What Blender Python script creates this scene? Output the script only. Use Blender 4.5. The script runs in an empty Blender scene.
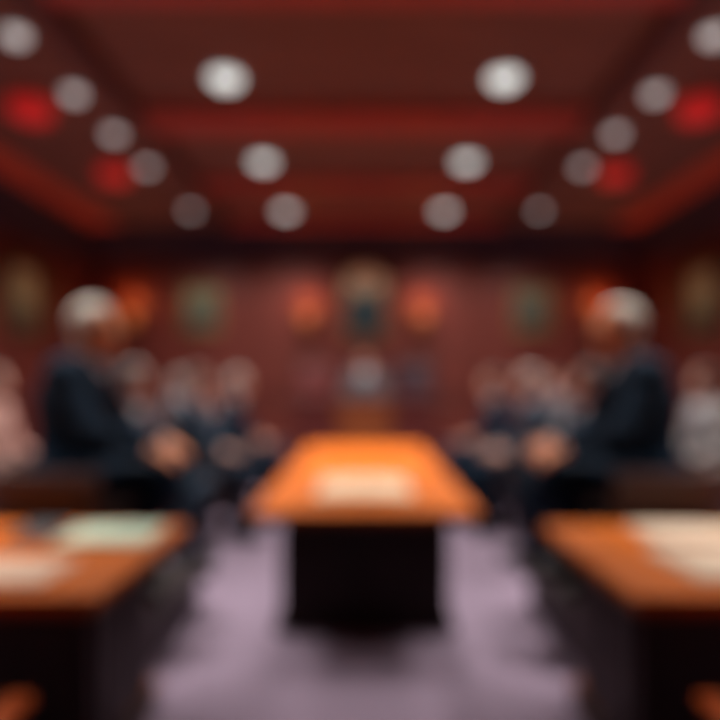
import bpy, bmesh, math, random
import numpy as np
from mathutils import Vector, Matrix

random.seed(4)
PI = math.pi
S = bpy.context.scene
C = S.collection

# ------------------------------------------------------------------ camera, world, exposure
CAM_H = 1.27
cam_data = bpy.data.cameras.new('camera')
cam = bpy.data.objects.new('camera', cam_data)
C.objects.link(cam)
cam.location = (0, 0, CAM_H)
cam.rotation_euler = (PI / 2, 0, 0)
cam_data.sensor_width = 36
cam_data.lens = 30                       # 600 px on a 720 px frame
cam_data.shift_x = -5 / 720
cam_data.shift_y = 25 / 720
cam_data.clip_start = 0.05
cam_data.dof.use_dof = True              # the photograph is wholly out of focus: lens set to close range
cam_data.dof.focus_distance = 0.30
cam_data.dof.aperture_fstop = 1.6
S.camera = cam

S.view_settings.view_transform = 'Standard'
S.view_settings.look = 'None'
S.view_settings.gamma = 1
S.view_settings.use_curve_mapping = False
S.view_settings.exposure = 0.0
S.cycles.use_denoising = True
S.cycles.max_bounces = 8
S.cycles.sample_clamp_indirect = 4

world = bpy.data.worlds.new('world')
S.world = world
world.use_nodes = True
world.node_tree.nodes['Background'].inputs[0].default_value = (0.9, 0.85, 0.9, 1)
world.node_tree.nodes['Background'].inputs[1].default_value = 0.02

SPOT_MID, SPOT_SIDE, SPOT_NEAR = 195, 125, 330            # watts: inner row, outer row, added downlights over the near men
SPOT_DESK, SPOT_FACE = 390, 55  # added unseen downlights for the desks and the near men
SCONCE_W = 6

# ------------------------------------------------------------------ materials
def srgb(r, g, b):
    f = lambda c: (c / 255) / 12.92 if c / 255 <= 0.04045 else ((c / 255 + 0.055) / 1.055) ** 2.4
    return (f(r), f(g), f(b), 1)

def mat(name, col, rough=0.6, noise=0.15, scale=12.0, stretch=(1, 1, 1), metallic=0.0, bump=0.0, spec=0.5, col2=None):
    m = bpy.data.materials.new(name)
    m.use_nodes = True
    nt = m.node_tree
    b = nt.nodes['Principled BSDF']
    b.inputs['Roughness'].default_value = rough
    b.inputs['Metallic'].default_value = metallic
    b.inputs['Specular IOR Level'].default_value = spec
    tc = nt.nodes.new('ShaderNodeTexCoord')
    mp = nt.nodes.new('ShaderNodeMapping')
    mp.inputs['Scale'].default_value = stretch
    nz = nt.nodes.new('ShaderNodeTexNoise')
    nz.inputs['Scale'].default_value = scale
    nz.inputs['Detail'].default_value = 5
    rp = nt.nodes.new('ShaderNodeValToRGB')
    a = [max(0, c * (1 - noise)) for c in col[:3]] + [1]
    z = [min(1, c * (1 + noise)) for c in col[:3]] + [1] if col2 is None else col2
    rp.color_ramp.elements[0].position = 0.3
    rp.color_ramp.elements[1].position = 0.7
    rp.color_ramp.elements[0].color = a
    rp.color_ramp.elements[1].color = z
    nt.links.new(tc.outputs['Object'], mp.inputs['Vector'])
    nt.links.new(mp.outputs['Vector'], nz.inputs['Vector'])
    nt.links.new(nz.outputs['Fac'], rp.inputs['Fac'])
    nt.links.new(rp.outputs['Color'], b.inputs['Base Color'])
    if bump:
        bp = nt.nodes.new('ShaderNodeBump')
        bp.inputs['Strength'].default_value = bump
        bp.inputs['Distance'].default_value = 0.01
        nt.links.new(nz.outputs['Fac'], bp.inputs['Height'])
        nt.links.new(bp.outputs['Normal'], b.inputs['Normal'])
    return m

def glow(name, col, strength, base=None):
    m = mat(name, base or col, 0.4, 0.02)
    b = m.node_tree.nodes['Principled BSDF']
    b.inputs['Emission Color'].default_value = col
    b.inputs['Emission Strength'].default_value = strength
    return m

def painting(name, sky, mid, dark, seed, p0=.42, p1=.66):
    """generic painted landscape: pale sky, hazy hills, dark ground; bands follow the height on the canvas"""
    m = bpy.data.materials.new(name)
    m.use_nodes = True
    nt = m.node_tree
    b = nt.nodes['Principled BSDF']
    b.inputs['Roughness'].default_value = 0.45
    tc = nt.nodes.new('ShaderNodeTexCoord')
    sx = nt.nodes.new('ShaderNodeSeparateXYZ')
    nz = nt.nodes.new('ShaderNodeTexNoise')
    nz.noise_dimensions = '4D'
    nz.inputs['W'].default_value = seed
    nz.inputs['Scale'].default_value = 5
    nz.inputs['Detail'].default_value = 6
    ma = nt.nodes.new('ShaderNodeMath'); ma.operation = 'MULTIPLY_ADD'
    ma.inputs[1].default_value = 0.35
    rp = nt.nodes.new('ShaderNodeValToRGB')
    e = rp.color_ramp.elements
    e[0].position = p0; e[0].color = dark
    e[1].position = 0.95; e[1].color = sky
    k = rp.color_ramp.elements.new(p1); k.color = mid
    nt.links.new(tc.outputs['Generated'], sx.inputs[0])
    nt.links.new(tc.outputs['Generated'], nz.inputs['Vector'])
    nt.links.new(nz.outputs['Fac'], ma.inputs[0])
    nt.links.new(sx.outputs['Z'], ma.inputs[2])
    nt.links.new(ma.outputs[0], rp.inputs['Fac'])
    nt.links.new(rp.outputs['Color'], b.inputs['Base Color'])
    return m

M = {}
M['carpet'] = mat('lilac_carpet', srgb(153, 134, 154), 0.95, 0.10, 60, bump=0.3, spec=0.1)
M['panel'] = mat('mahogany_panel', srgb(102, 41, 32), 0.5, 0.25, 4, (6, 6, 0.6), spec=0.4)
M['cornice'] = mat('dark_cornice', srgb(60, 40, 52), 0.6, 0.15, 6, spec=0.2)
M['ceiling'] = mat('brown_ceiling', srgb(134, 88, 72), 0.7, 0.2, 3, (0.5, 8, 1), spec=0.2)
M['ceiling_strip'] = mat('red_orange_strip', srgb(232, 92, 58), 0.5, 0.1, 4)
M['beam_red'] = mat('red_beam', srgb(186, 70, 54), 0.5, 0.12, 4)
M['beam_brown'] = mat('brown_beam', srgb(96, 46, 36), 0.6, 0.2, 4, (8, 0.6, 8))
M['wood'] = mat('orange_wood', srgb(204, 102, 22), 0.55, 0.16, 3.5, (9, 0.7, 1), spec=0.1)
M['wood_edge'] = mat('brown_wood_edge', srgb(128, 66, 34), 0.5, 0.18, 4, spec=0.3)
M['dark_wood'] = mat('dark_wood', srgb(40, 18, 20), 0.5, 0.25, 5, (1, 1, 6), spec=0.25)
M['chair_wood'] = mat('chair_wood', srgb(204, 88, 20), 0.55, 0.18, 5, spec=0.15)
M['maroon_wood'] = mat('maroon_wood', srgb(86, 30, 28), 0.45, 0.2, 5, (5, 1, 1))
M['brown_leather'] = mat('brown_leather', srgb(56, 26, 20), 0.5, 0.15, 40, bump=0.2)
M['maroon_leather'] = mat('maroon_leather', srgb(114, 48, 48), 0.5, 0.12, 40, bump=0.2)
M['maroon_leather_shaded'] = mat('maroon_leather_shaded', srgb(66, 38, 50), 0.5, 0.12, 40, bump=0.2)  # maroon leather darkened to plum, shade put into the colour
M['gilt'] = mat('gilt', srgb(136, 98, 56), 0.4, 0.2, 20, metallic=0.7)
M['brass'] = mat('brass', srgb(180, 130, 70), 0.35, 0.1, 20, metallic=0.9)
M['steel'] = mat('satin_metal', srgb(180, 180, 180), 0.35, 0.05, 20, metallic=0.9)
M['lamp_white'] = glow('lamp_white', (0.90, 1.0, 0.96, 1), 1.15)
M['lamp_white_side'] = glow('lamp_white_side', (0.97, 0.97, 0.94, 1), .62)
M['lamp_red'] = glow('lamp_red', (1.0, 0.03, 0.03, 1), 0.30, srgb(200, 20, 18))
M['lamp_amber'] = glow('lamp_amber', (1.0, 0.31, 0.07, 1), 0.26, srgb(170, 84, 40))
M['paper_cream'] = mat('paper_cream', srgb(220, 194, 164), 0.8, 0.03, 10, spec=0.2)
M['paper_white'] = mat('paper_white', srgb(222, 196, 172), 0.8, 0.03, 10, spec=0.2)
M['paper_green'] = mat('paper_pale_green', srgb(206, 226, 202), 0.8, 0.03, 10, spec=0.2)
M['paper_pink'] = mat('paper_pinkish', srgb(232, 196, 172), 0.8, 0.03, 10, spec=0.2)
M['ink'] = mat('grey_ink', srgb(110, 104, 98), 0.8, 0.05, 10)
M['charcoal'] = mat('charcoal_cover', srgb(62, 62, 66), 0.5, 0.1, 30)
M['skin_warm'] = mat('skin_warm', srgb(232, 146, 102), 0.5, 0.06, 20)
M['skin_pink'] = mat('skin_pink', srgb(206, 150, 132), 0.5, 0.06, 20)
M['skin_tan'] = mat('skin_tan', srgb(176, 118, 98), 0.5, 0.06, 20)
M['hair_white'] = mat('hair_white', srgb(206, 196, 184), 0.7, 0.12, 60, (1, 1, 0.3), bump=0.3)
M['hair_grey'] = mat('hair_grey', srgb(132, 122, 118), 0.7, 0.12, 60, (1, 1, 0.3), bump=0.3)
M['hair_brown'] = mat('hair_brown', srgb(62, 40, 32), 0.7, 0.15, 60, (1, 1, 0.3), bump=0.3)
M['suit_navy'] = mat('suit_navy', srgb(19, 35, 52), 0.85, 0.12, 90, spec=0.15)
M['suit_black'] = mat('suit_blue_black', srgb(13, 31, 49), 0.85, 0.12, 90, spec=0.15)
M['suit_slate'] = mat('suit_slate', srgb(50, 64, 80), 0.85, 0.1, 90, spec=0.15)
M['suit_grey'] = mat('suit_grey', srgb(98, 94, 98), 0.85, 0.1, 90, spec=0.15)
M['suit_pale'] = mat('suit_pale_grey', srgb(152, 146, 146), 0.85, 0.1, 90, spec=0.15)
M['shirt_white'] = mat('shirt_white', srgb(214, 214, 220), 0.8, 0.03, 60, spec=0.2)
M['shirt_pink'] = mat('shirt_pink', srgb(196, 152, 142), 0.8, 0.04, 60, spec=0.2)
M['tie_red'] = mat('tie_red', srgb(120, 30, 34), 0.6, 0.1, 60)
M['tie_blue'] = mat('tie_blue', srgb(40, 58, 92), 0.6, 0.1, 60)
M['shoe'] = mat('black_shoe', srgb(20, 18, 18), 0.35, 0.1, 20)
M['sock'] = mat('dark_sock', srgb(24, 26, 34), 0.9, 0.1, 80, spec=0.1)
M['eye_white'] = mat('eye_white', srgb(228, 224, 218), 0.3, 0.02, 10)
M['iris'] = mat('iris', srgb(60, 44, 34), 0.3, 0.1, 30)

# ------------------------------------------------------------------ helpers
def obj(name, bm, m, parent=None, loc=(0, 0, 0), rz=0.0, smooth=False):
    me = bpy.data.meshes.new(name)
    bmesh.ops.recalc_face_normals(bm, faces=bm.faces)
    bm.to_mesh(me); bm.free()
    return link(name, me, m, parent, loc, rz, smooth)

def link(name, me, m, parent=None, loc=(0, 0, 0), rz=0.0, smooth=False):
    for x in (m if isinstance(m, (list, tuple)) else [m]):
        me.materials.append(x)
    if smooth:
        me.polygons.foreach_set('use_smooth', [True] * len(me.polygons))
    o = bpy.data.objects.new(name, me)
    C.objects.link(o)
    o.location = loc; o.rotation_euler = (0, 0, rz)
    if parent: o.parent = parent
    return o

def tag(o, label, cat, group=None):
    o['label'] = label; o['category'] = cat
    if group: o['group'] = group
    return o

def thing(name, label, cat, loc=(0, 0, 0), rz=0.0, group=None):
    o = bpy.data.objects.new(name, None)
    o.empty_display_size = 0.1
    C.objects.link(o)
    o.location = loc; o.rotation_euler = (0, 0, rz)
    return tag(o, label, cat, group)

def struct(name, bm, m):
    o = obj(name, bm, m)
    o['kind'] = 'structure'
    return o

def dup(root, loc, rz, label, group=None):
    r = root.copy(); C.objects.link(r); r.location = loc; r.rotation_euler = (0, 0, rz)
    r['label'] = label
    if group: r['group'] = group
    for ch in list(root.children):
        c = ch.copy(); C.objects.link(c); c.parent = r
        for g in list(ch.children):
            d = g.copy(); C.objects.link(d); d.parent = c
    return r

def nb(): return bmesh.new()

def box(bm, x0, x1, y0, y1, z0, z1, bev=0.0, seg=2, mi=0):
    g = bmesh.ops.create_cube(bm, size=1)
    vs = g['verts']
    for v in vs:
        v.co = Vector((x0 + (v.co.x + .5) * (x1 - x0), y0 + (v.co.y + .5) * (y1 - y0), z0 + (v.co.z + .5) * (z1 - z0)))
    fs = list({f for v in vs for f in v.link_faces})
    for f in fs: f.material_index = mi
    if bev:
        es = list({e for v in vs for e in v.link_edges})
        bmesh.ops.bevel(bm, geom=es, offset=bev, segments=seg, affect='EDGES', profile=0.5)
    return bm

def lathe(bm, prof, cx=0, cy=0, seg=24, mi=0):
    """prof: [(r, z)] from bottom to top, closed at both ends"""
    rings = []
    for r, z in prof:
        rings.append([bm.verts.new((cx + r * math.cos(2 * PI * i / seg), cy + r * math.sin(2 * PI * i / seg), z)) for i in range(seg)])
    for a, b in zip(rings, rings[1:]):
        for i in range(seg):
            j = (i + 1) % seg
            f = bm.faces.new((a[i], a[j], b[j], b[i])); f.material_index = mi
    f = bm.faces.new(rings[0][::-1]); f.material_index = mi
    f = bm.faces.new(rings[-1]); f.material_index = mi
    return bm

def tube(bm, pts, rad, seg=10):
    pts = [Vector(p) for p in pts]
    rs = rad if isinstance(rad, (list, tuple)) else [rad] * len(pts)
    rings = []
    for i, p in enumerate(pts):
        t = (pts[min(i + 1, len(pts) - 1)] - pts[max(i - 1, 0)]).normalized()
        a = t.cross(Vector((0, 0, 1)) if abs(t.z) < .9 else Vector((1, 0, 0))).normalized()
        b = t.cross(a)
        rings.append([bm.verts.new(p + rs[i] * (a * math.cos(2 * PI * k / seg) + b * math.sin(2 * PI * k / seg))) for k in range(seg)])
    for a, b in zip(rings, rings[1:]):
        for i in range(seg):
            j = (i + 1) % seg
            bm.faces.new((a[i], a[j], b[j], b[i]))
    bm.faces.new(rings[0]); bm.faces.new(rings[-1])
    return bm

def prism(bm, poly, z0, z1, axis='z'):
    """extrude a 2D polygon; axis z: (x,y) poly; axis y: (x,z) poly along y; axis x: (y,z) poly along x"""
    def P(u, v, w):
        return {'z': (u, v, w), 'y': (u, w, v), 'x': (w, u, v)}[axis]
    a = [bm.verts.new(P(u, v, z0)) for u, v in poly]
    b = [bm.verts.new(P(u, v, z1)) for u, v in poly]
    n = len(poly)
    for i in range(n):
        bm.faces.new((a[i], a[(i + 1) % n], b[(i + 1) % n], b[i]))
    bm.faces.new(a[::-1]); bm.faces.new(b)
    return bm

# ------------------------------------------------------------------ structure
RX, RY0, RY1, RZ = 4.75, -2.0, 10.0, 3.87
bm = nb(); box(bm, -RX - .2, RX + .2, RY0 - .2, RY1 + .2, -0.2, 0); struct('floor', bm, M['carpet'])
bm = nb(); box(bm, -RX - .2, RX + .2, RY0 - .2, RY1 + .2, RZ, RZ + .2)
for i in range(60):                                    # narrow boards of the ceiling lining, running across
    y = RY0 + .2 * i
    box(bm, -RX, RX, y + .01, y + .19, RZ - .012, RZ + .01)
struct('ceiling', bm, M['ceiling'])

def wall_panels(bm, along, a0, a1, face, sgn, n):
    """raised-and-fielded panels in two tiers with a dado rail; along = 'x' (back) or 'y' (side)"""
    w = (a1 - a0) / n
    def bx(p, q, z0, z1, d):
        lo, hi = sorted((face, face + sgn * d))
        if along == 'x': box(bm, p, q, lo, hi, z0, z1, 0.008, 1)
        else: box(bm, lo, hi, p, q, z0, z1, 0.008, 1)
    for k in range(n):
        p, q = a0 + k * w, a0 + (k + 1) * w
        for z0, z1 in ((.22, .92), (1.12, 3.12)):
            bx(p + .10, q - .10, z0, z1, .02)
            bx(p + .16, q - .16, z0 + .06, z1 - .06, .035)
        bx(p - .02, p + .04, .18, 3.2, .03)
    bx(a0, a1, .98, 1.06, .05)

bm = nb(); box(bm, -RX - .2, RX + .2, RY1, RY1 + .2, 0, RZ); wall_panels(bm, 'x', -RX, RX, RY1, -1, 10); struct('wall_back', bm, M['panel'])
bm = nb(); box(bm, -RX - .2, -RX, RY0, RY1, 0, RZ); wall_panels(bm, 'y', 4.0, RY1, -RX, 1, 6); struct('wall_left', bm, M['panel'])
bm = nb(); box(bm, RX, RX + .2, RY0, RY1, 0, RZ); wall_panels(bm, 'y', 4.0, RY1, RX, -1, 6); struct('wall_right', bm, M['panel'])
bm = nb(); box(bm, -RX - .2, RX + .2, RY0 - .2, RY0, 0, RZ); struct('wall_front', bm, M['panel'])
bm = nb(); box(bm, -RX, RX, RY1 - .05, RY1, 0, .18, .01); struct('baseboard_back', bm, M['dark_wood'])
bm = nb(); box(bm, -RX, -RX + .05, RY0, RY1 - .05, 0, .18, .01); struct('baseboard_left', bm, M['dark_wood'])
bm = nb(); box(bm, RX - .05, RX, RY0, RY1 - .05, 0, .18, .01); struct('baseboard_right', bm, M['dark_wood'])
# sloping dark cornice round the room
def crown(p, d):     # profile as (distance from the wall, z)
    return [(p + d * u, z) for u, z in ((0, 3.30), (.07, 3.30), (.09, 3.42), (.20, 3.66), (.30, 3.80), (.32, RZ), (0, RZ))]
bm = nb(); prism(bm, crown(-RX, 1), RY0, RY1, 'y'); struct('trim_1', bm, M['cornice'])
bm = nb(); prism(bm, crown(RX, -1), RY0, RY1, 'y'); struct('trim_2', bm, M['cornice'])
bm = nb(); prism(bm, crown(RY1, -1), -RX + .32, RX - .32, 'x'); struct('trim_3', bm, M['cornice'])
# orange-red bands of the ceiling edge, beside the cornice
bm = nb(); box(bm, -4.42, -3.96, RY0, 9.66, RZ - .05, RZ - .005, .01); struct('trim_4', bm, M['ceiling_strip'])
bm = nb(); box(bm, 3.96, 4.42, RY0, 9.66, RZ - .05, RZ - .005, .01); struct('trim_5', bm, M['ceiling_strip'])
# beams
for n, (y, w) in enumerate(((3.77, .30), (5.72, .42), (7.62, .36), (9.3, .3))):
    bm = nb(); box(bm, -2.06, 2.06, y - w / 2, y + w / 2, RZ - .13, RZ, .02); struct('trim_%d' % (6 + n), bm, M['beam_red'])
for n, s in enumerate((-1, 1)):
    bm = nb(); box(bm, s * 2.14 - .08, s * 2.14 + .08, RY0, 9.66, RZ - .16, RZ, .02); struct('trim_%d' % (10 + n), bm, M['beam_brown'])

# platforms (dais for the presiding chair, a rostrum step under each near armchair)
bm = nb(); box(bm, -1.7, 1.7, 7.35, 9.94, 0, .38, .02); o = struct('floor_dais', bm, M['maroon_wood'])
PLAT = 0.25
for nme, s in (('floor_rostrum_left', -1), ('floor_rostrum_right', 1)):
    bm = nb(); lo, hi = sorted((s * .95, s * 2.05)); box(bm, lo, hi, 2.55, 3.48, 0, PLAT, .02)
    struct(nme, bm, M['dark_wood'])

# ------------------------------------------------------------------ lamps
def spot(parent, z, watts, col, size=2.5):
    l = bpy.data.lights.new('downlight_beam', 'SPOT')
    l.energy = watts; l.color = col; l.spot_size = size; l.spot_blend = 0.8; l.shadow_soft_size = 0.10
    o = bpy.data.objects.new('downlight_beam', l)
    C.objects.link(o); o.parent = parent; o.location = (0, 0, z)
    return o

def downlight(x, y, r, m, watts, label, group, zc=RZ - .012, cone=2.5):
    t = thing('ceiling_downlight', label, 'ceiling light', (x, y, zc), 0, group)
    b = nb()
    seg = 32
    prof = [(r * .98, -.002), (r, -.022), (r * 1.22, -.012), (r * 1.25, 0)]
    rings = [[b.verts.new((q * math.cos(2 * PI * i / seg), q * math.sin(2 * PI * i / seg), z)) for i in range(seg)] for q, z in prof]
    for A, B in zip(rings, rings[1:]):
        for i in range(seg): b.faces.new((A[i], A[(i + 1) % seg], B[(i + 1) % seg], B[i]))
    obj('trim_ring', b, M['steel'], t, smooth=True)
    b = nb(); lathe(b, [(r * .30, -.075), (r * .60, -.066), (r * .85, -.046), (r * .96, -.02), (r * .97, -.004)], seg=seg)
    obj('diffuser', b, m, t, smooth=True)
    spot(t, -.10, watts, (1.0, 0.95, 0.89), cone)
    return t

M_R = .13
for s, side in ((-1, 'left'), (1, 'right')):
    for (y, o_) in ((5.03, 'large round downlight in the first brown bay, before the broad red beam, on the %s'),
                    (6.9, 'round downlight in the middle bay, just behind the broad red beam, on the %s'),
                    (8.85, 'small-looking round downlight of the inner row, closest to the back wall, on the %s')):
        downlight(s * 1.17, y, M_R, M['lamp_white'], SPOT_MID, o_ % side, 'inner rows of ceiling downlights')
    for (y, o_) in ((4.4, 'round downlight at the upper %s corner of the picture, outer row'),
                    (5.28, 'outer row downlight beside the nearer red lamp on the %s'),
                    (6.12, 'outer row downlight between the two red lamps on the %s'),
                    (7.05, 'outer row downlight beside the farther red lamp on the %s'),
                    (8.8, 'faint outer row downlight closest to the back wall on the %s')):
        downlight(s * 2.56, y, .082, M['lamp_white_side'], SPOT_SIDE, o_ % side, 'outer rows of ceiling downlights')
    for y in (3.45, 2.2):    # unseen downlights added to light the desks and the near men
        downlight(s * 2.56, y, .082, M['lamp_white_side'], SPOT_DESK if y < 3 else SPOT_FACE, 'unseen downlight added overhead on the %s to light the front desk and man' % side, 'added unseen downlights lighting the front desks', cone=1.25 if y < 3 else 2.5)
    for y in (3.15,):     # unseen narrow downlights added to light the near men's heads
        downlight(s * 1.48, y, M_R, M['lamp_white'], SPOT_NEAR, 'unseen round downlight added over the %s white-haired man to light his head' % side, 'added unseen downlights over the near men', cone=.74)

def red_lamp(x, y, label):
    t = thing('red_drum_lamp', label, 'ceiling lamp', (x, y, RZ - .012), 0, 'red ceiling lamps')
    b = nb(); lathe(b, [(.10, -.03), (.12, -.02), (.12, 0)]); obj('mount', b, M['brass'], t, smooth=True)
    b = nb(); lathe(b, [(.10, -.17), (.17, -.165), (.18, -.14), (.18, -.05), (.17, -.03), (.10, -.028)], seg=32); obj('glass_shade', b, M['lamp_red'], t, smooth=True)
    b = nb(); lathe(b, [(.186, -.055), (.186, -.03)], seg=32); obj('rim', b, M['brass'], t)
for s, side in ((-1, 'left'), (1, 'right')):
    red_lamp(s * 3.02, 5.42, 'glowing red drum lamp near the %s edge of the picture' % side)
    red_lamp(s * 2.97, 7.1, 'glowing red drum lamp farther back on the %s, closer to the cornice' % side)

def sconce(x, label):
    t = thing('wall_sconce', label, 'wall lamp', (x, RY1 - .035, 2.32), 0, 'amber sconces on the back wall')
    b = nb(); box(b, -.05, .05, -.02, 0, -.16, .12, .01); obj('backplate', b, M['brass'], t)
    b = nb(); tube(b, [(0, -.02, -.08), (0, -.08, -.11), (0, -.13, -.09), (0, -.13, -.03)], .011); obj('arm', b, M['brass'], t, smooth=True)
    b = nb(); lathe(b, [(.06, -.06), (.085, -.03), (.10, .06), (.115, .15), (.10, .15), (.05, .13)], 0, -.13); obj('lamp_shade', b, M['lamp_amber'], t, smooth=True)
    l = bpy.data.lights.new('sconce_bulb', 'POINT'); l.energy = SCONCE_W; l.color = (1.0, .36, .09); l.shadow_soft_size = .08
    o = bpy.data.objects.new('sconce_bulb', l); C.objects.link(o); o.parent = t; o.location = (0, -.15, .34)
sconce(-.95, 'amber wall sconce just left of the central painting')
sconce(.95, 'amber wall sconce just right of the central painting')
sconce(-3.85, 'amber wall sconce behind the head of the left white-haired man')
sconce(3.85, 'amber wall sconce behind the head of the right white-haired man')

# ------------------------------------------------------------------ paintings
def picture(w, h, m, label, loc, rz, arched=False):
    t = thing('framed_painting', label, 'painting', loc, rz)
    f = .07
    def outline(hw, hh, n=16):
        if not arched: return [(-hw, -hh), (hw, -hh), (hw, hh), (-hw, hh)]
        p = [(-hw, -hh), (hw, -hh), (hw, hh - hw * .8)]
        for i in range(1, n): p.append((hw * math.cos(PI * i / n), hh - hw * .8 + hw * .8 * math.sin(PI * i / n)))
        return p + [(-hw, hh - hw * .8)]
    b = nb()
    rings = []
    for (d, y) in ((0, 0), (0, -.05), (.02, -.065), (f * .7, -.045), (f, -.03), (f, 0)):
        rings.append([b.verts.new((u, y, v)) for u, v in outline(w / 2 + f - d, h / 2 + f - d)])
    for A, B in zip(rings, rings[1:] + rings[:1]):
        n = len(A)
        for i in range(n): b.faces.new((A[i], A[(i + 1) % n], B[(i + 1) % n], B[i]))
    obj('frame', b, M['gilt'], t)
    b = nb(); prism(b, outline(w / 2 + .002, h / 2 + .002), -.025, -.006, 'y'); obj('canvas', b, m, t)
    return t
PW = RY1 - .036
picture(.66, 1.08, painting('paint_centre', srgb(250, 216, 176), srgb(110, 116, 108), srgb(24, 50, 60), 1.0, .62, .76),
        'large arched painting in the middle of the back wall, pale above and dark teal below', (0, PW, 2.68), 0, True)
picture(.54, .66, painting('paint_l', srgb(120, 116, 88), srgb(78, 88, 74), srgb(52, 62, 58), 2.0),
        'dull green painting on the back wall left of the central one', (-2.7, PW, 2.53), 0)
picture(.54, .66, painting('paint_r', srgb(104, 96, 76), srgb(70, 78, 68), srgb(44, 54, 52), 3.0),
        'dull green painting on the back wall right of the central one', (2.75, PW, 2.53), 0)
picture(.62, .85, painting('paint_sl', srgb(190, 178, 130), srgb(126, 134, 106), srgb(50, 58, 54), 4.0),
        'framed green painting hanging on the left side wall', (-RX + .036, 8.25, 2.46), PI / 2)
picture(.62, .85, painting('paint_sr', srgb(180, 168, 126), srgb(120, 130, 104), srgb(46, 56, 52), 5.0),
        'framed green painting hanging on the right side wall', (RX - .036, 8.35, 2.46), -PI / 2)

# ------------------------------------------------------------------ tables
TH, DH = 0.64, 0.70
def table(name, label, x0, x1, y0, y1, bx0, bx1, by0, by1, th=.04, TH=TH):
    t = thing(name, label, 'table' if 'table' in name else 'desk', ((x0 + x1) / 2, (y0 + y1) / 2, 0))
    cx, cy = t.location[0], t.location[1]
    b = nb(); box(b, x0 - cx, x1 - cx, y0 - cy, y1 - cy, TH - th + .012, TH, .008); obj('tabletop', b, M['wood'], t)
    b = nb(); box(b, x0 - cx + .015, x1 - cx - .015, y0 - cy + .015, y1 - cy - .015, TH - th - .02, TH - th + .012, .006); obj('edge_moulding', b, M['wood_edge'], t)
    b = nb(); box(b, bx0 - cx, bx1 - cx, by0 - cy, by1 - cy, .07, TH - th - .02)
    w = (bx1 - bx0)
    for k in range(2):          # sunk panels of the front and back, drawn as raised fields
        p = bx0 - cx + .06 + k * (w - .06) / 2; q = p + (w - .06) / 2 - .06
        box(b, p, q, by0 - cy - .012, by0 - cy + .02, .16, TH - .15, .006, 1)
    for k in range(2):
        d = (by1 - by0); p = by0 - cy + .06 + k * (d - .06) / 2; q = p + (d - .06) / 2 - .06
        box(b, bx0 - cx - .012, bx0 - cx + .02, p, q, .16, TH - .15, .006, 1)
        box(b, bx1 - cx - .02, bx1 - cx + .012, p, q, .16, TH - .15, .006, 1)
    obj('base', b, M['dark_wood'], t)
    b = nb(); box(b, bx0 - cx - .03, bx1 - cx + .03, by0 - cy - .03, by1 - cy + .03, 0, .07, .008); obj('plinth', b, M['dark_wood'], t)
    return t
table('conference_table', 'long orange wood table on a dark pedestal in the middle of the lilac carpet', -.58, .58, 2.98, 6.3, -.43, .43, 3.09, 6.1)
for s, side in ((-1, 'left'), (1, 'right')):
    x0, x1 = sorted((s * .725, s * 2.5)); b0, b1 = sorted((s * .85, s * 2.35))
    t = table('writing_desk', 'orange topped desk with dark base in the %s front, papers on it' % side, x0, x1, 1.61, 2.47, b0, b1, 1.86, 2.35, TH=DH)
    b = nb(); lo, hi = sorted((s * .84, s * .895)); cx, cy = t.location[0], t.location[1]
    box(b, lo - cx, hi - cx, 2.16 - cy, 2.46 - cy, 0, .075, .015); o = obj('foot', b, M['wood_edge'], t); o['label'] = 'brown wood foot on the aisle side'

# ------------------------------------------------------------------ papers
def paper_pile(name, label, x, y, rz, w, d, n, m, cat='paper', z=TH, group=None):
    t = thing(name, label, cat, (x, y, z), rz, group)
    b = nb()
    for k in range(n):
        a = random.uniform(-.03, .03) * (k > 0)
        dx, dy = random.uniform(-.006, .006), random.uniform(-.006, .006)
        bb = nb(); box(bb, -w / 2, w / 2, -d / 2, d / 2, k * .0022, k * .0022 + .0018)
        bb.transform(Matrix.Translation((dx, dy, 0)) @ Matrix.Rotation(a, 4, 'Z'))
        me = bpy.data.meshes.new('tmp'); bb.to_mesh(me); bb.free(); b.from_mesh(me); bpy.data.meshes.remove(me)
    obj('sheets', b, m, t)
    return t, n * .0022

# open folio on the long table
t = thing('open_folio', 'wide open cream document folio lying on the long table', 'document', (-.005, 3.66, TH))
b = nb(); box(b, -.285, .285, -.36, .36, 0, .004, .001, 1); obj('cover', b, M['wood_edge'], t)
for s in (-1, 1):
    b = nb()
    prof = [(0.004, .004), (.272, .004), (.272, .010), (.18, .016), (.08, .022), (.03, .020), (.004, .008)]
    prism(b, [(s * u, v) for u, v in prof], -.345, .345, 'y'); obj('page_block', b, M['paper_cream'], t)

# left desk
paper_pile('paper_stack', 'pale green stack of papers at the far edge of the left desk, near the aisle', -.955, 2.26, .05, .33, .25, 6, M['paper_green'], z=DH)
paper_pile('paper_stack', 'pinkish white papers near the front edge of the left desk, cut by the picture edge', -1.06, 1.82, -.06, .28, .24, 5, M['paper_pink'], z=DH)
t = thing('closed_notebook', 'dark grey notebook lying beside the pale green papers on the left desk', 'notebook', (-1.235, 2.27, DH), .1)
b = nb(); box(b, -.075, .075, -.12, .12, 0, .004, .001, 1); box(b, -.075, .075, -.12, .12, .020, .024, .001, 1); box(b, -.077, -.071, -.12, .12, 0, .024, .001, 1)
obj('cover', b, M['charcoal'], t)
b = nb(); box(b, -.070, .072, -.116, .116, .004, .020); obj('page_block', b, M['paper_white'], t)
# right desk
paper_pile('paper_stack', 'beige sheets at the far edge of the right desk, closest to the aisle', 1.20, 2.28, -.04, .31, .28, 6, M['paper_white'], z=DH)
paper_pile('paper_stack', 'beige papers at the far side of the right desk, by the picture edge', 1.53, 2.28, .06, .28, .28, 5, M['paper_cream'], z=DH)
paper_pile('paper_stack', 'beige papers near the front edge of the right desk', 1.11, 1.90, .05, .29, .32, 6, M['paper_white'], z=DH)

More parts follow.
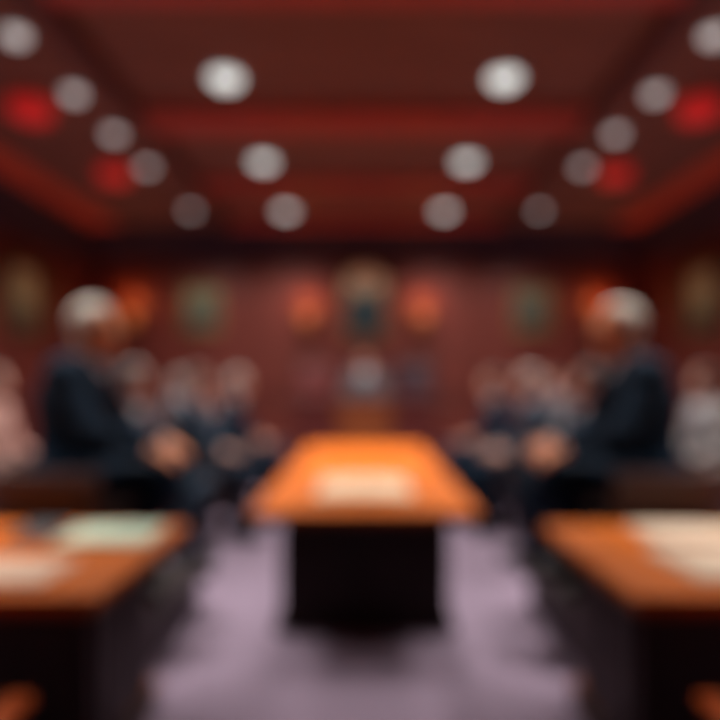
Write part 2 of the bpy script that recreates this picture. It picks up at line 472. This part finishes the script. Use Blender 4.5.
# ------------------------------------------------------------------ seating
def tub_chair(label, loc, rz, m):
    t = thing('tub_armchair', label, 'armchair', loc, rz, 'low leather tub armchairs')
    # shell: U shape round the seat
    b = nb()
    n = 24
    out, inn = [], []
    def ring(hw, back, front):
        p = [(hw, front)]
        for i in range(n + 1):
            a = -PI * i / n
            p.append((hw * math.cos(a) * 1.0, -.02 + (back) * math.sin(-a) * -1.0))
        p.append((-hw, front)); return p
    o_, i_ = ring(.44, .33, .30), ring(.365, .245, .30)
    def lev(z, arm=0):
        return [b.verts.new((u, v, z)) for u, v in o_], [b.verts.new((u, v, z)) for u, v in i_]
    L = [lev(.10), lev(.60), lev(.64)]
    for v, (u, w) in zip(L[2][0], o_): v.co.x *= .97; v.co.y *= .97
    for v, (u, w) in zip(L[2][1], i_): v.co.x *= 1.03; v.co.y *= 1.03
    k = len(o_)
    for (a, c), (d, e) in zip(L, L[1:]):
        for i in range(k - 1):
            b.faces.new((a[i], a[i + 1], d[i + 1], d[i])); b.faces.new((c[i + 1], c[i], e[i], e[i + 1]))
        for i in (0, k - 1): b.faces.new((a[i], d[i], e[i], c[i]))
    for i in range(k - 1):
        b.faces.new((L[2][0][i], L[2][0][i + 1], L[2][1][i + 1], L[2][1][i]))
        b.faces.new((L[0][0][i + 1], L[0][0][i], L[0][1][i], L[0][1][i + 1]))
    obj('shell', b, m, t, smooth=False)
    b = nb(); box(b, -.36, .36, -.16, .13, .10, .30, .02); obj('seat_base', b, m, t)
    b = nb(); box(b, -.35, .35, -.19, .27, .305, .445, .04, 3); obj('seat_cushion', b, m, t, smooth=True)
    for sx in (-1, 1):
        for y in (-.16, .10):
            b = nb(); lathe(b, [(.016, 0), (.024, .105)], sx * .31, y, 12); obj('leg', b, M['dark_wood'], t, smooth=True)
    return t

chair0 = tub_chair('brown leather tub chair the left white-haired man sits in', (-1.46, 3.01, PLAT), -PI / 2, M['brown_leather'])
dup(chair0, (1.39, 3.01, PLAT), PI / 2, 'brown leather tub chair the right white-haired man sits in')

def high_chair(label, loc, m, rz=PI, arms=False):
    t = thing('high_back_chair', label, 'chair', loc, rz, 'high backed chairs on the dais')
    b = nb(); box(b, -.28, .28, -.26, .28, .36, .46, .03, 3); obj('seat', b, m, t, smooth=True)
    b = nb(); box(b, -.26, .26, -.33, -.24, .50, 1.18, .03, 3); obj('backrest', b, m, t, smooth=True)
    b = nb(); box(b, -.30, -.25, -.345, -.275, 0, 1.22, .01); box(b, .25, .30, -.345, -.275, 0, 1.22, .01); box(b, -.31, .31, -.35, -.27, 1.18, 1.26, .015); obj('back_frame', b, M['dark_wood'], t)
    for s in (-1, 1):
        b = nb(); box(b, s * (.385 if arms else .265) - .022, s * (.385 if arms else .265) + .022, .20, .245, 0, .62 if arms else .36, .008); obj('leg', b, M['dark_wood'], t)
        if not arms: continue
        b = nb(); box(b, s * .345 - .05, s * .345 + .03, -.31, -.27, .60, .66, .008); obj('arm_bracket', b, M['dark_wood'], t)
        b = nb(); box(b, s * .385 - .025, s * .385 + .025, -.30, .26, .62, .66, .012); obj('armrest', b, M['dark_wood'], t)
    b = nb(); box(b, -(.40 if arms else .27), (.40 if arms else .27), -.25, .26, .30, .36, .008); obj('seat_frame', b, M['dark_wood'], t)
    return t
DZ = .38
high_chair('maroon leather high backed chair left of the presiding person', (-.72, 8.60, DZ), M['maroon_leather'])
high_chair('high backed chair in maroon leather darkened for shade, right of the presiding person', (.72, 8.60, DZ), M['maroon_leather_shaded'])
high_chair('maroon high backed chair the presiding person sits in', (0, 8.70, DZ), M['maroon_leather'], arms=True)

# presiding desk
t = thing('presiding_desk', 'dark maroon desk on the dais behind the long table, orange panel in its middle', 'desk', (0, 7.62, DZ))
b = nb(); box(b, -.95, .95, -.22, .26, .70, .74, .01); obj('desktop', b, M['maroon_wood'], t)
b = nb(); box(b, -.88, .88, -.16, -.10, 0, .70); box(b, -.88, -.82, -.10, .22, 0, .70); box(b, .82, .88, -.10, .22, 0, .70)
for s in (-1, 1): box(b, s * .60 - .19, s * .60 + .19, -.175, -.15, .10, .62, .006, 1)
obj('body', b, M['maroon_wood'], t)
b = nb(); box(b, -.33, .33, -.19, -.155, .04, .66, .01); box(b, -.25, .25, -.202, -.185, .12, .58, .008, 1); o = obj('front_panel', b, M['wood_edge'], t); o['label'] = 'orange brown wood centre panel'

# wooden armchairs in the near corners
def wood_chair(label, loc):
    t = thing('wooden_armchair', label, 'chair', loc, 0, 'wooden armchairs at the front desks')
    b = nb(); box(b, -.25, .25, -.24, .24, .40, .44, .012); obj('seat', b, M['chair_wood'], t)
    for s in (-1, 1):
        b = nb(); box(b, s * .28 - .035, s * .28 + .035, -.26, .25, .480, .510, .012); obj('armrest', b, M['chair_wood'], t)
        b = nb(); box(b, s * .265 - .02, s * .265 + .02, .18, .22, 0, .48, .006); obj('leg', b, M['chair_wood'], t)
        b = nb(); box(b, s * .235 - .02, s * .235 + .02, -.27, -.23, 0, .86, .006); obj('leg', b, M['chair_wood'], t)
    b = nb(); box(b, -.27, .27, -.275, -.235, .78, .90, .012); obj('top_rail', b, M['chair_wood'], t)
    for k in range(4):
        b = nb(); x = -.15 + .1 * k; box(b, x - .02, x + .02, -.262, -.245, .44, .78, .003, 1); obj('back_slat', b, M['chair_wood'], t)
    return t
w0 = wood_chair('orange wooden armchair pulled up to the left desk, its arm in the bottom left corner', (-1.13, 1.24, 0))
dup(w0, (1.13, 1.24, 0), 0, 'orange wooden armchair pulled up to the right desk, its arm in the bottom right corner')

# ------------------------------------------------------------------ people: fields of blended solids turned into one surface
class Field:
    def __init__(self, lo, hi, h):
        self.lo = np.array(lo, float); self.h = h
        self.n = np.ceil((np.array(hi) - self.lo) / h).astype(int) + 1
        self.a = np.full(self.n, 1.0, np.float32)
        self.ax = [self.lo[i] + h * np.arange(self.n[i]) for i in range(3)]
    def block(self, lo, hi):
        s = []
        for i in range(3):
            p = int(max(0, math.floor((lo[i] - self.lo[i]) / self.h))); q = int(min(self.n[i], math.ceil((hi[i] - self.lo[i]) / self.h) + 1))
            if q <= p: return None
            s.append(slice(p, q))
        g = np.meshgrid(*[self.ax[i][s[i]] for i in range(3)], indexing='ij')
        return tuple(s), np.stack(g, -1)
    def add(self, prim, k, off=0.0, sub=False):
        lo, hi = prim.bounds(); mgn = k + abs(off) + 4 * self.h
        r = self.block(lo - mgn, hi + mgn)
        if r is None: return
        s, P = r
        d = prim.dist(P) - off
        a = self.a[s]
        if sub:
            d = -d
            hh = np.maximum(k - np.abs(a - d), 0) / max(k, 1e-6)
            self.a[s] = np.maximum(a, d) + hh * hh * k / 4
        else:
            hh = np.maximum(k - np.abs(a - d), 0) / max(k, 1e-6)
            self.a[s] = np.minimum(a, d) - hh * hh * k / 4
    def cut(self, fn):
        """remove where fn(P) < 0"""
        g = np.stack(np.meshgrid(*self.ax, indexing='ij'), -1)
        self.a = np.maximum(self.a, -fn(g)).astype(np.float32)
    def mesh(self, name):
        a = self.a; ins = a < 0
        nx, ny, nz = a.shape
        c = [ins[i:nx - 1 + i, j:ny - 1 + j, k:nz - 1 + k] for i in (0, 1) for j in (0, 1) for k in (0, 1)]
        cnt = sum(x.astype(np.int8) for x in c)
        act = np.argwhere((cnt > 0) & (cnt < 8))
        idx = -np.ones((nx - 1, ny - 1, nz - 1), int)
        idx[act[:, 0], act[:, 1], act[:, 2]] = np.arange(len(act))
        corners = np.array([(i, j, k) for i in (0, 1) for j in (0, 1) for k in (0, 1)])
        val = np.stack([a[act[:, 0] + i, act[:, 1] + j, act[:, 2] + k] for i, j, k in corners], 1)
        acc = np.zeros((len(act), 3)); num = np.zeros(len(act))
        for p in range(8):
            for q in range(p + 1, 8):
                if np.abs(corners[p] - corners[q]).sum() != 1: continue
                x, y = val[:, p], val[:, q]; m = (x < 0) != (y < 0)
                t = np.where(m, x / np.where(m, x - y, 1), 0)[:, None]
                acc += np.where(m[:, None], corners[p] + t * (corners[q] - corners[p]), 0); num += m
        V = self.lo + self.h * (act + acc / num[:, None])
        F = []
        for ax in range(3):
            sl0 = [slice(None)] * 3; sl1 = [slice(None)] * 3
            sl0[ax] = slice(0, -1); sl1[ax] = slice(1, None)
            A, B = ins[tuple(sl0)], ins[tuple(sl1)]
            e = np.argwhere(A != B)
            u, v = (ax + 1) % 3, (ax + 2) % 3
            e = e[(e[:, u] > 0) & (e[:, v] > 0) & (e[:, u] < a.shape[u] - 1) & (e[:, v] < a.shape[v] - 1)]
            flip = A[e[:, 0], e[:, 1], e[:, 2]]
            q = []
            for du, dv in ((-1, -1), (0, -1), (0, 0), (-1, 0)):
                w = e.copy(); w[:, u] += du; w[:, v] += dv
                q.append(idx[w[:, 0], w[:, 1], w[:, 2]])
            q = np.stack(q, 1)
            q[~flip] = q[~flip][:, ::-1]
            F.append(q)
        F = np.concatenate(F)
        F = F[(F >= 0).all(1)]
        me = bpy.data.meshes.new(name)
        me.vertices.add(len(V)); me.vertices.foreach_set('co', V.ravel())
        me.loops.add(len(F) * 4); me.loops.foreach_set('vertex_index', F.ravel().astype(np.int32))
        me.polygons.add(len(F)); me.polygons.foreach_set('loop_start', np.arange(0, len(F) * 4, 4, dtype=np.int32))
        me.update(calc_edges=True); me.validate()
        return me

class Cap:
    def __init__(s, a, b, ra, rb): s.a, s.b, s.ra, s.rb = np.array(a, float), np.array(b, float), ra, rb
    def bounds(s):
        r = max(s.ra, s.rb); return np.minimum(s.a, s.b) - r, np.maximum(s.a, s.b) + r
    def dist(s, P):
        ba = s.b - s.a; L = max((ba * ba).sum(), 1e-9)
        t = np.clip(((P - s.a) @ ba) / L, 0, 1)
        return np.linalg.norm(P - s.a - t[..., None] * ba, axis=-1) - (s.ra + (s.rb - s.ra) * t)
class Ell:
    def __init__(s, c, r, R=None): s.c, s.r, s.R = np.array(c, float), np.array(r, float), np.eye(3) if R is None else R
    def bounds(s):
        m = s.r.max(); return s.c - m, s.c + m
    def dist(s, P):
        q = (P - s.c) @ s.R                     # into the local frame
        k0 = np.linalg.norm(q / s.r, axis=-1); k1 = np.linalg.norm(q / (s.r ** 2), axis=-1)
        return k0 * (k0 - 1) / np.maximum(k1, 1e-6)

def rotx(a): c, s = math.cos(a), math.sin(a); return np.array([[1, 0, 0], [0, c, -s], [0, s, c]])
def rotz(a): c, s = math.cos(a), math.sin(a); return np.array([[c, -s, 0], [s, c, 0], [0, 0, 1]])
def unit(v): v = np.array(v, float); return v / np.linalg.norm(v)

def hand_prims(W, f, n, u, curl=.35):
    """wrist W, finger direction f, palm normal n, thumb side u -> palm, four unequal fingers, thumb"""
    W, f, n, u = map(lambda v: np.array(v, float), (W, unit(f), unit(n), unit(u)))
    out = []
    side = (.029, .010, -.010, -.028); kl = (.092, .097, .094, .086); fl = (.070, .079, .073, .056)
    for i in range(4):
        K = W + f * kl[i] + u * side[i]
        out.append((Cap(W + f * .01 + u * side[i] * .6, K, .016, .0125), .012))
        p, a = K, curl * .5
        for frac, r0, r1 in ((.45, .0098, .009), (.30, .009, .0083), (.25, .0083, .0072)):
            d = f * math.cos(a) + n * math.sin(a)
            q = p + d * fl[i] * frac
            out.append((Cap(p, q, r0, r1), .003)); p = q; a += curl
    T0 = W + f * .028 + u * .026 + n * .006
    T1 = T0 + (f * .6 + u * .75 + n * .25) * .040
    T2 = T1 + (f * .9 + u * .30 + n * .25) * .032
    T3 = T2 + (f * .95 + u * .02 + n * .30) * .024
    out += [(Cap(T0, T1, .015, .0115), .008), (Cap(T1, T2, .0115, .0100), .004), (Cap(T2, T3, .0100, .0080), .003)]
    return out

def person(label, loc, rz, H, lean=.06, head_yaw=0.0, head_pitch=0.0, arms='lap', vox=.007, scale=1.0, hair='hair_grey', skin='skin_pink',
           jacket='suit_navy', trousers=None, shirt='shirt_white', tie='tie_red', has_jacket=True, foot_z=0.0, receding=0.0, knee=.46, tuck=.12, girth=1.0, vee=.080):
    """seated figure, local frame: faces +y, origin on the ground under the hips; H = top of the seat above that ground"""
    t = thing('person', label, 'person', loc, rz)
    t['group'] = 'people seated round the chamber'
    trousers = trousers or jacket
    piv = np.array((0, -.02, H + .10)); RU = rotx(-lean)
    up = lambda *p: RU @ (np.array(p, float) - piv) + piv
    # joints
    hip = {s: np.array((s * .09, .0, H + .092)) for s in (-1, 1)}
    kn = {s: np.array((s * .135, knee, H + .065)) for s in (-1, 1)}
    an = {s: np.array((s * .13, knee - tuck + (.03 if s > 0 else -.03), foot_z + .085)) for s in (-1, 1)}
    toe = {s: an[s] + np.array((s * .03, .17, -.05)) for s in (-1, 1)}
    sh = {s: up(s * .185, -.03, H + .535) for s in (-1, 1)}
    el, wr, hd, pn, th_ = {}, {}, {}, {}, {}
    for s in (-1, 1):
        if arms == 'lap':
            el[s] = np.array((s * .265, sh[s][1] + .05, H + .255)); wr[s] = np.array((s * .18, .245, H + .205))
            hd[s] = unit((-s * .18, .95, -.16)); pn[s] = unit((0, -.16, -1)); th_[s] = unit((-s, -.15, 0))
        elif arms == 'reach':
            el[s] = np.array((s * .262, .17, H + .285)); wr[s] = np.array((s * .165, .375, H + .205))
            hd[s] = unit((-s * .12, .86, -.42)); pn[s] = unit((0, -.45, -.9)); th_[s] = unit((-s, -.1, 0))
        elif arms == 'folded':
            el[s] = np.array((s * .28, sh[s][1] + .09, H + .265)); wr[s] = np.array((s * .115, .225 + (.035 if s > 0 else -.02), H + .205 + (.022 if s > 0 else 0)))
            hd[s] = unit((-s * .9, .42, -.1)); pn[s] = unit((0, -.2, -1)); th_[s] = unit((-s * .4, -.9, 0))
        elif arms == 'paper':
            el[s] = np.array((s * .25, sh[s][1] + .07, H + .27)); wr[s] = np.array((s * .165, .27, H + .30))
            hd[s] = unit((-s * .35, .9, .12)); pn[s] = unit((-s * .75, -.1, .65)); th_[s] = unit((-s * .2, -.2, 1))
        elif arms == 'chin':       # one hand raised towards the chin, the other in the lap
            if s > 0:
                el[s] = np.array((s * .21, .20, H + .29)); wr[s] = np.array((s * .06, .21, H + .53))
                hd[s] = unit((-.1, -.25, .95)); pn[s] = unit((-.2, -1, -.2)); th_[s] = unit((-1, 0, .1))
            else:
                el[s] = np.array((s * .265, sh[s][1] + .05, H + .255)); wr[s] = np.array((s * .14, .23, H + .21))
                hd[s] = unit((-s * .3, .9, -.14)); pn[s] = unit((0, -.16, -1)); th_[s] = unit((-s, -.15, 0))
    RH = RU @ rotz(head_yaw) @ rotx(head_pitch + lean * .8)
    HC = up(0, .015, H + .765)
    hp = lambda *p: RH @ np.array(p, float) + HC
    nb_ = up(0, -.03, H + .575)

    G = np.array((1, girth, 1))
    torso = [(Ell((0, -.01, H + .105), G * (.165, .125, .11)), .03),
             (Ell(up(0, -.015 + .03 * (girth - 1), H + .25), G * (.148, .115, .16), RU), .05),
             (Ell(up(0, -.025, H + .415), G * (.168, .122, .18), RU), .05),
             (Cap(sh[-1], sh[1], .062, .062), .05),
             (Cap(up(-.07, -.03, H + .565), up(.07, -.03, H + .565), .05, .05), .05)]
    upper = [(Cap(sh[s], el[s], .052, .042), .03) for s in (-1, 1)]
    fore = [(Cap(el[s], wr[s], .043, .028), .02) for s in (-1, 1)]
    legs = []
    for s in (-1, 1):
        legs += [(Cap(hip[s], kn[s], .083, .060), .03), (Cap(kn[s], kn[s] * .55 + an[s] * .45 + np.array((0, -.015, 0)), .056, .056), .03),
                 (Cap(kn[s] * .55 + an[s] * .45 + np.array((0, -.015, 0)), an[s], .055, .036), .02)]
    head = [(Cap(nb_, hp(0, -.018, -.07), .060, .056), .03),
            (Ell(hp(0, -.012, .030), (.077, .097, .090), RH), .02),
            (Ell(hp(0, .016, -.042), (.062, .074, .076), RH), .03),
            (Ell(hp(0, .064, -.094), (.026, .022, .022), RH), .02),
            (Cap(hp(-.036, .074, .020), hp(.036, .074, .020), .013, .013), .012),
            (Cap(hp(-.040, .060, -.030), hp(-.046, .050, -.020), .018, .02), .015), (Cap(hp(.040, .060, -.030), hp(.046, .050, -.020), .018, .02), .015),
            (Cap(hp(0, .087, .008), hp(0, .099, -.032), .009, .0140), .012),
            (Cap(hp(-.011, .091, -.036), hp(.011, .091, -.036), .008, .008), .006),
            (Cap(hp(-.021, .083, -.062), hp(.021, .083, -.062), .0080, .0080), .004),
            (Cap(hp(-.018, .082, -.075), hp(.018, .082, -.075), .0085, .0085), .002)]
    for s in (-1, 1):
        head.append((Ell(hp(s * .078, -.008, -.006), (.010, .022, .032), RH @ rotz(s * -.35)), .006))
    body = torso + upper + fore + legs + head
    for s in (-1, 1):
        body += hand_prims(wr[s], hd[s], pn[s], th_[s], .30 if arms == 'lap' else .42)
        body += [(Cap(an[s], toe[s], .036, .028), .02)]
    # knitted bounding box
    lo = (-.42, -.28, foot_z - .03); hi = (.42, max(knee + .28, .62), H + .95)
    F = Field(lo, hi, vox)
    for p, k in body: F.add(p, k)
    for s in (-1, 1): F.add(Ell(hp(s * .031, .096, .000), (.017, .016, .012), RH), .006, sub=True)
    link('body', F.mesh('person_body'), M[skin], t, smooth=True)
    # eyes
    for s in (-1, 1):
        b = nb()
        bmesh.ops.create_uvsphere(b, u_segments=16, v_segments=12, radius=.0125)
        for f in b.faces:
            f.material_index = 1 if f.calc_center_median().y > .0098 else 0
        b.transform(Matrix.Translation(Vector(hp(s * .031, .0735, .000))) @ Matrix(RH.tolist()).to_4x4())
        obj('eye', b, [M['eye_white'], M['iris']], t, smooth=True)
    # hair
    F = Field(HC - .16, HC + .18, vox * .8)
    F.add(Ell(hp(0, -.016, .036), (.085, .103, .096), RH), .01)
    F.add(Ell(hp(0, -.055, -.03), (.070, .055, .06), RH), .03)
    for p, k in head[1:3]: F.add(p, .001, -.004, sub=True)
    def hair_cut(P):
        q = (P - HC) @ RH
        front = .052 - receding * .05
        face = np.minimum(q[..., 1] - (front - .02 * np.clip(q[..., 2] * 10, 0, 1) + .55 * np.maximum(q[..., 2] - .055 , 0)), .075 - receding * -.02 - q[..., 2])
        ear = np.minimum(q[..., 1] + .028, .012 - q[..., 2])
        return -np.maximum(np.maximum(face, ear), -.085 - q[..., 2])
    F.cut(hair_cut)
    link('hair', F.mesh('person_hair'), M[hair], t, smooth=True)
    # shirt
    vw = lambda z: np.clip((z - (H + .24)) / .32, 0, 1.2) * vee           # half width of the jacket opening
    FS = Field((-.42, -.28, H - .03), (.42, .45, H + .70), vox)
    for p, k in torso: FS.add(p, k, .006)
    if not has_jacket:
        for p, k in upper: FS.add(p, k, .012)
    for s in (-1, 1):
        e2 = el[s] if not has_jacket else el[s] * .4 + wr[s] * .6
        FS.add(Cap(e2, wr[s] - (wr[s] - el[s]) * .07, .050 if not has_jacket else .038, .036), .015)
    FS.add(Cap(nb_ + (0, 0, -.02), nb_ + RU @ np.array((0, .012, .052)), .070, .066), .02)
    top = up(0, -.02, H + .635)
    FS.cut(lambda P: -np.where(((P - top) @ (RU @ np.array((0, -.35, .94)))) > 0, np.abs((P - top) @ (RU @ np.array((0, -.35, .94)))), -1.0)
           if False else -((P - top) @ (RU @ unit((0, -.35, .94)))))
    link('shirt', FS.mesh('person_shirt'), M[shirt], t, smooth=True)
    # front surface finder (nearest outside point along +y in the upper-body frame)
    def front_y(prims, off, x, z):
        ys = np.linspace(.30, -.02, 161)
        P = np.array([up(x, y, z) for y in ys])
        d = np.full(len(ys), 9.0)
        for p, k in prims:
            q = p.dist(P) - off; hh = np.maximum(k - np.abs(d - q), 0) / k
            d = np.minimum(d, q) - hh * hh * k / 4
        i = np.argmax(d < 0)
        return ys[i] if d[i] < 0 else 0.05
    def strip(rows, thick):
        b = nb(); A = []
        for (xa, xb, z, off_prims, o) in rows:
            A.append([b.verts.new(up(x, front_y(off_prims, o, x, z) + dy, z)) for dy in (0.001, thick) for x in (xa, xb)])
        for p, q in zip(A, A[1:]):
            for i, j in ((0, 1), (1, 3), (3, 2), (2, 0)): b.faces.new((p[i], p[j], q[j], q[i]))
        b.faces.new((A[0][0], A[0][1], A[0][3], A[0][2])); b.faces.new((A[-1][0], A[-1][1], A[-1][3], A[-1][2]))
        return b
    if tie:
        rows = [(-w, w, H + z, torso, .006) for z, w in ((.565, .016), (.535, .020), (.53, .013), (.45, .024), (.36, .032), (.26, .038), (.22, .004))]
        obj('tie', strip(rows, .012), M[tie], t)
    if has_jacket:
        FJ = Field((-.46, -.30, H - .05), (.46, .50, H + .70), vox)
        for p, k in torso: FJ.add(p, k, .020)
        FJ.add(Ell((0, -.02, H + .09), (.185, .135, .10)), .05)
        for s in (-1, 1):
            FJ.add(Cap(sh[s] + (0, 0, .004), el[s], .072, .060), .035)
            FJ.add(Cap(el[s], wr[s] - (wr[s] - el[s]) * .16, .059, .047), .02)
        def jcut(P):
            q = (P - piv) @ RU + piv
            w = vw(q[..., 2])
            v = np.minimum((w - np.abs(q[..., 0])) * .95, q[..., 1] - .02)
            r = np.hypot(q[..., 0], q[..., 1] + .02) ; neck = np.minimum(.078 - r, q[..., 2] - (H + .55))
            hem = (H + .012) - P[..., 2]
            return -np.maximum(np.maximum(v, neck), hem)
        FJ.cut(jcut)
        j = link('jacket', FJ.mesh('person_jacket'), M[jacket], t, smooth=True)
        for s in (-1, 1):
            zs = np.linspace(H + .26, H + .55, 8)
            rows = []
            for i, z in enumerate(zs):
                w = float(vw(z)); lw = .012 + .045 * math.sin(min(1, i / 5.5) * PI / 2) - (.02 if i == 7 else 0)
                rows.append((s * (w + .001), s * (w + lw), z, torso, .020))
            obj('lapel', strip(rows, .010), M[jacket], j)
    # trousers
    FT = Field((-.32, -.25, foot_z), (.32, knee + .16, H + .28), vox)
    FT.add(Ell((0, -.01, H + .105), (.165, .125, .11)), .03, .010)
    for p, k in legs: FT.add(p, k, .014)
    for s in (-1, 1): FT.add(Cap(kn[s] * .3 + an[s] * .7, an[s] + (0, 0, .02), .062, .060), .02)
    FT.cut(lambda P: np.minimum(P[..., 2] - (foot_z + .085), (H + .21) - P[..., 2]))
    link('trousers', FT.mesh('person_trousers'), M[trousers], t, smooth=True)
    # shoes
    for s in (-1, 1):
        a, b_ = an[s], toe[s]
        FO = Field(np.minimum(a, b_) - .10, np.maximum(a, b_) + .10, .006)
        d = unit((b_ - a) * (1, 1, 0))
        g = foot_z + .001
        heel = np.array((a[0], a[1], g + .045)) - d * .03
        FO.add(Cap(heel, (a[0], a[1], foot_z + .09), .046, .046), .02)
        FO.add(Cap(heel, np.array((a[0], a[1], g + .032)) + d * .19, .044, .042), .03)
        FO.cut(lambda P: P[..., 2] - g)
        FO.cut(lambda P: (foot_z + .105) - P[..., 2])
        link('shoe', FO.mesh('person_shoe'), M['shoe'], t, smooth=True)
        FK = Field(np.minimum(a, b_) - .10, np.maximum(a, b_) + .14, .006)
        FK.add(Cap(a, a + (kn[s] - a) * .22, .0425, .046), .01)
        FK.add(Cap(a, b_ * .8 + a * .2, .0425, .036), .01)
        FK.cut(lambda P: P[..., 2] - (foot_z + .05))
        link('sock', FK.mesh('person_sock'), M['sock'], t, smooth=True)
    t.scale = (scale,) * 3
    return t

HS = .452
L, R = -PI / 2, PI / 2
# the two large men nearest the camera
person('white-haired man in dark navy suit seated in profile behind the left desk', (-1.46, 3.01, PLAT), L + .10, HS, .13, 0, .12, 'reach', .0055, 1.08,
       'hair_white', 'skin_warm', 'suit_black', tie='tie_red', receding=.4, knee=.46, tuck=.28, girth=1.28, vee=.045)
person('white-haired man in dark navy suit seated in profile behind the right desk', (1.39, 3.01, PLAT), R - .10, HS, .15, 0, .14, 'reach', .0055, 1.08,
       'hair_white', 'skin_warm', 'suit_black', tie='tie_blue', receding=.7, knee=.46, tuck=.28, girth=1.28, vee=.045)
rows = [
    # x, y, rz, jacket, trousers, hair, skin, tie, arms, label, chair label
    (-1.63, 4.13, L, 'suit_grey', 'suit_slate', 'hair_grey', 'skin_pink', 'tie_blue', 'folded', 'man in grey suit seated just beyond the left white-haired man', 'tub chair of the grey-suited man on the left'),
    (-1.47, 5.08, L, 'suit_slate', 'suit_navy', 'hair_brown', 'skin_pink', 'tie_red', 'chin', 'man in slate jacket and navy trousers, hand near chin, seated midway along the left row', 'tub chair of the slate-jacketed man midway along the left row'),
    (-1.40, 6.30, L, 'suit_navy', 'suit_navy', 'hair_grey', 'skin_tan', 'tie_red', 'lap', 'man in navy suit at the far end of the left row', 'tub chair of the navy-suited man at the far end of the left row'),
    (1.60, 4.16, R, 'suit_navy', 'suit_navy', 'hair_brown', 'skin_pink', 'tie_red', 'paper', 'man in navy suit holding a paper, beyond the right white-haired man', 'tub chair of the paper-holding man on the right'),
    (1.48, 5.25, R, 'suit_slate', 'suit_navy', 'hair_grey', 'skin_pink', 'tie_blue', 'lap', 'man in slate jacket and navy trousers seated midway along the right row', 'tub chair of the slate-jacketed man midway along the right row'),
    (1.42, 6.40, R, 'suit_navy', 'suit_navy', 'hair_brown', 'skin_tan', 'tie_blue', 'lap', 'man in navy suit at the far end of the right row', 'tub chair of the navy-suited man at the far end of the right row'),
    (-3.0, 4.78, L, None, 'suit_slate', 'hair_brown', 'skin_pink', None, 'lap', 'person in pale pink shirt at the left edge, behind the first row', 'tub chair of the pink-shirted person at the left edge'),
    (2.80, 4.85, R, 'suit_pale', 'suit_slate', 'hair_brown', 'skin_tan', 'tie_blue', 'lap', 'person in pale grey jacket at the right edge, behind the first row', 'tub chair of the pale-jacketed person at the right edge'),
    (-2.38, 7.5, L, 'suit_grey', 'suit_slate', 'hair_grey', 'skin_pink', 'tie_red', 'lap', 'far grey-suited man alone near the back wall on the left, behind the row', 'tub chair near the back wall on the left'),
    (2.42, 7.5, R, 'suit_grey', 'suit_slate', 'hair_brown', 'skin_pink', 'tie_red', 'lap', 'far grey-suited man alone near the back wall on the right, behind the row', 'tub chair near the back wall on the right'),
]
for i, (x, y, rz, jk, tr, hr, sk, ti, arms, lab, clab) in enumerate(rows):
    dup(chair0, (x, y, 0), rz, 'brown leather ' + clab)
    person(lab, (x, y, 0), rz, HS, .05 + .02 * (i % 3), (.0, .2, -.15, .1)[i % 4], .05, arms, .0075, 1.06, hr, sk, jk or 'suit_slate', tr,
           'shirt_pink' if jk is None else 'shirt_white', ti, jk is not None)
# the sheet held by the man on the right
t = thing('paper_sheet', 'white sheet held in the lap of the navy-suited man on the right', 'paper', (1.60 - .42, 4.16, .83), R)
b = nb(); box(b, -.15, .15, -.12, .12, 0, .002); b.transform(Matrix.Rotation(.45, 4, 'X')); obj('sheet', b, M['paper_white'], t)
# presiding person
person('presiding person in grey suit facing the room from the dais', (0, 8.66, DZ), PI, .462, .0, 0, .05, 'lap', .0075, 1.0,
       'hair_brown', 'skin_tan', 'suit_grey', 'suit_slate', 'shirt_white', 'tie_blue', tuck=.1, vee=.045)
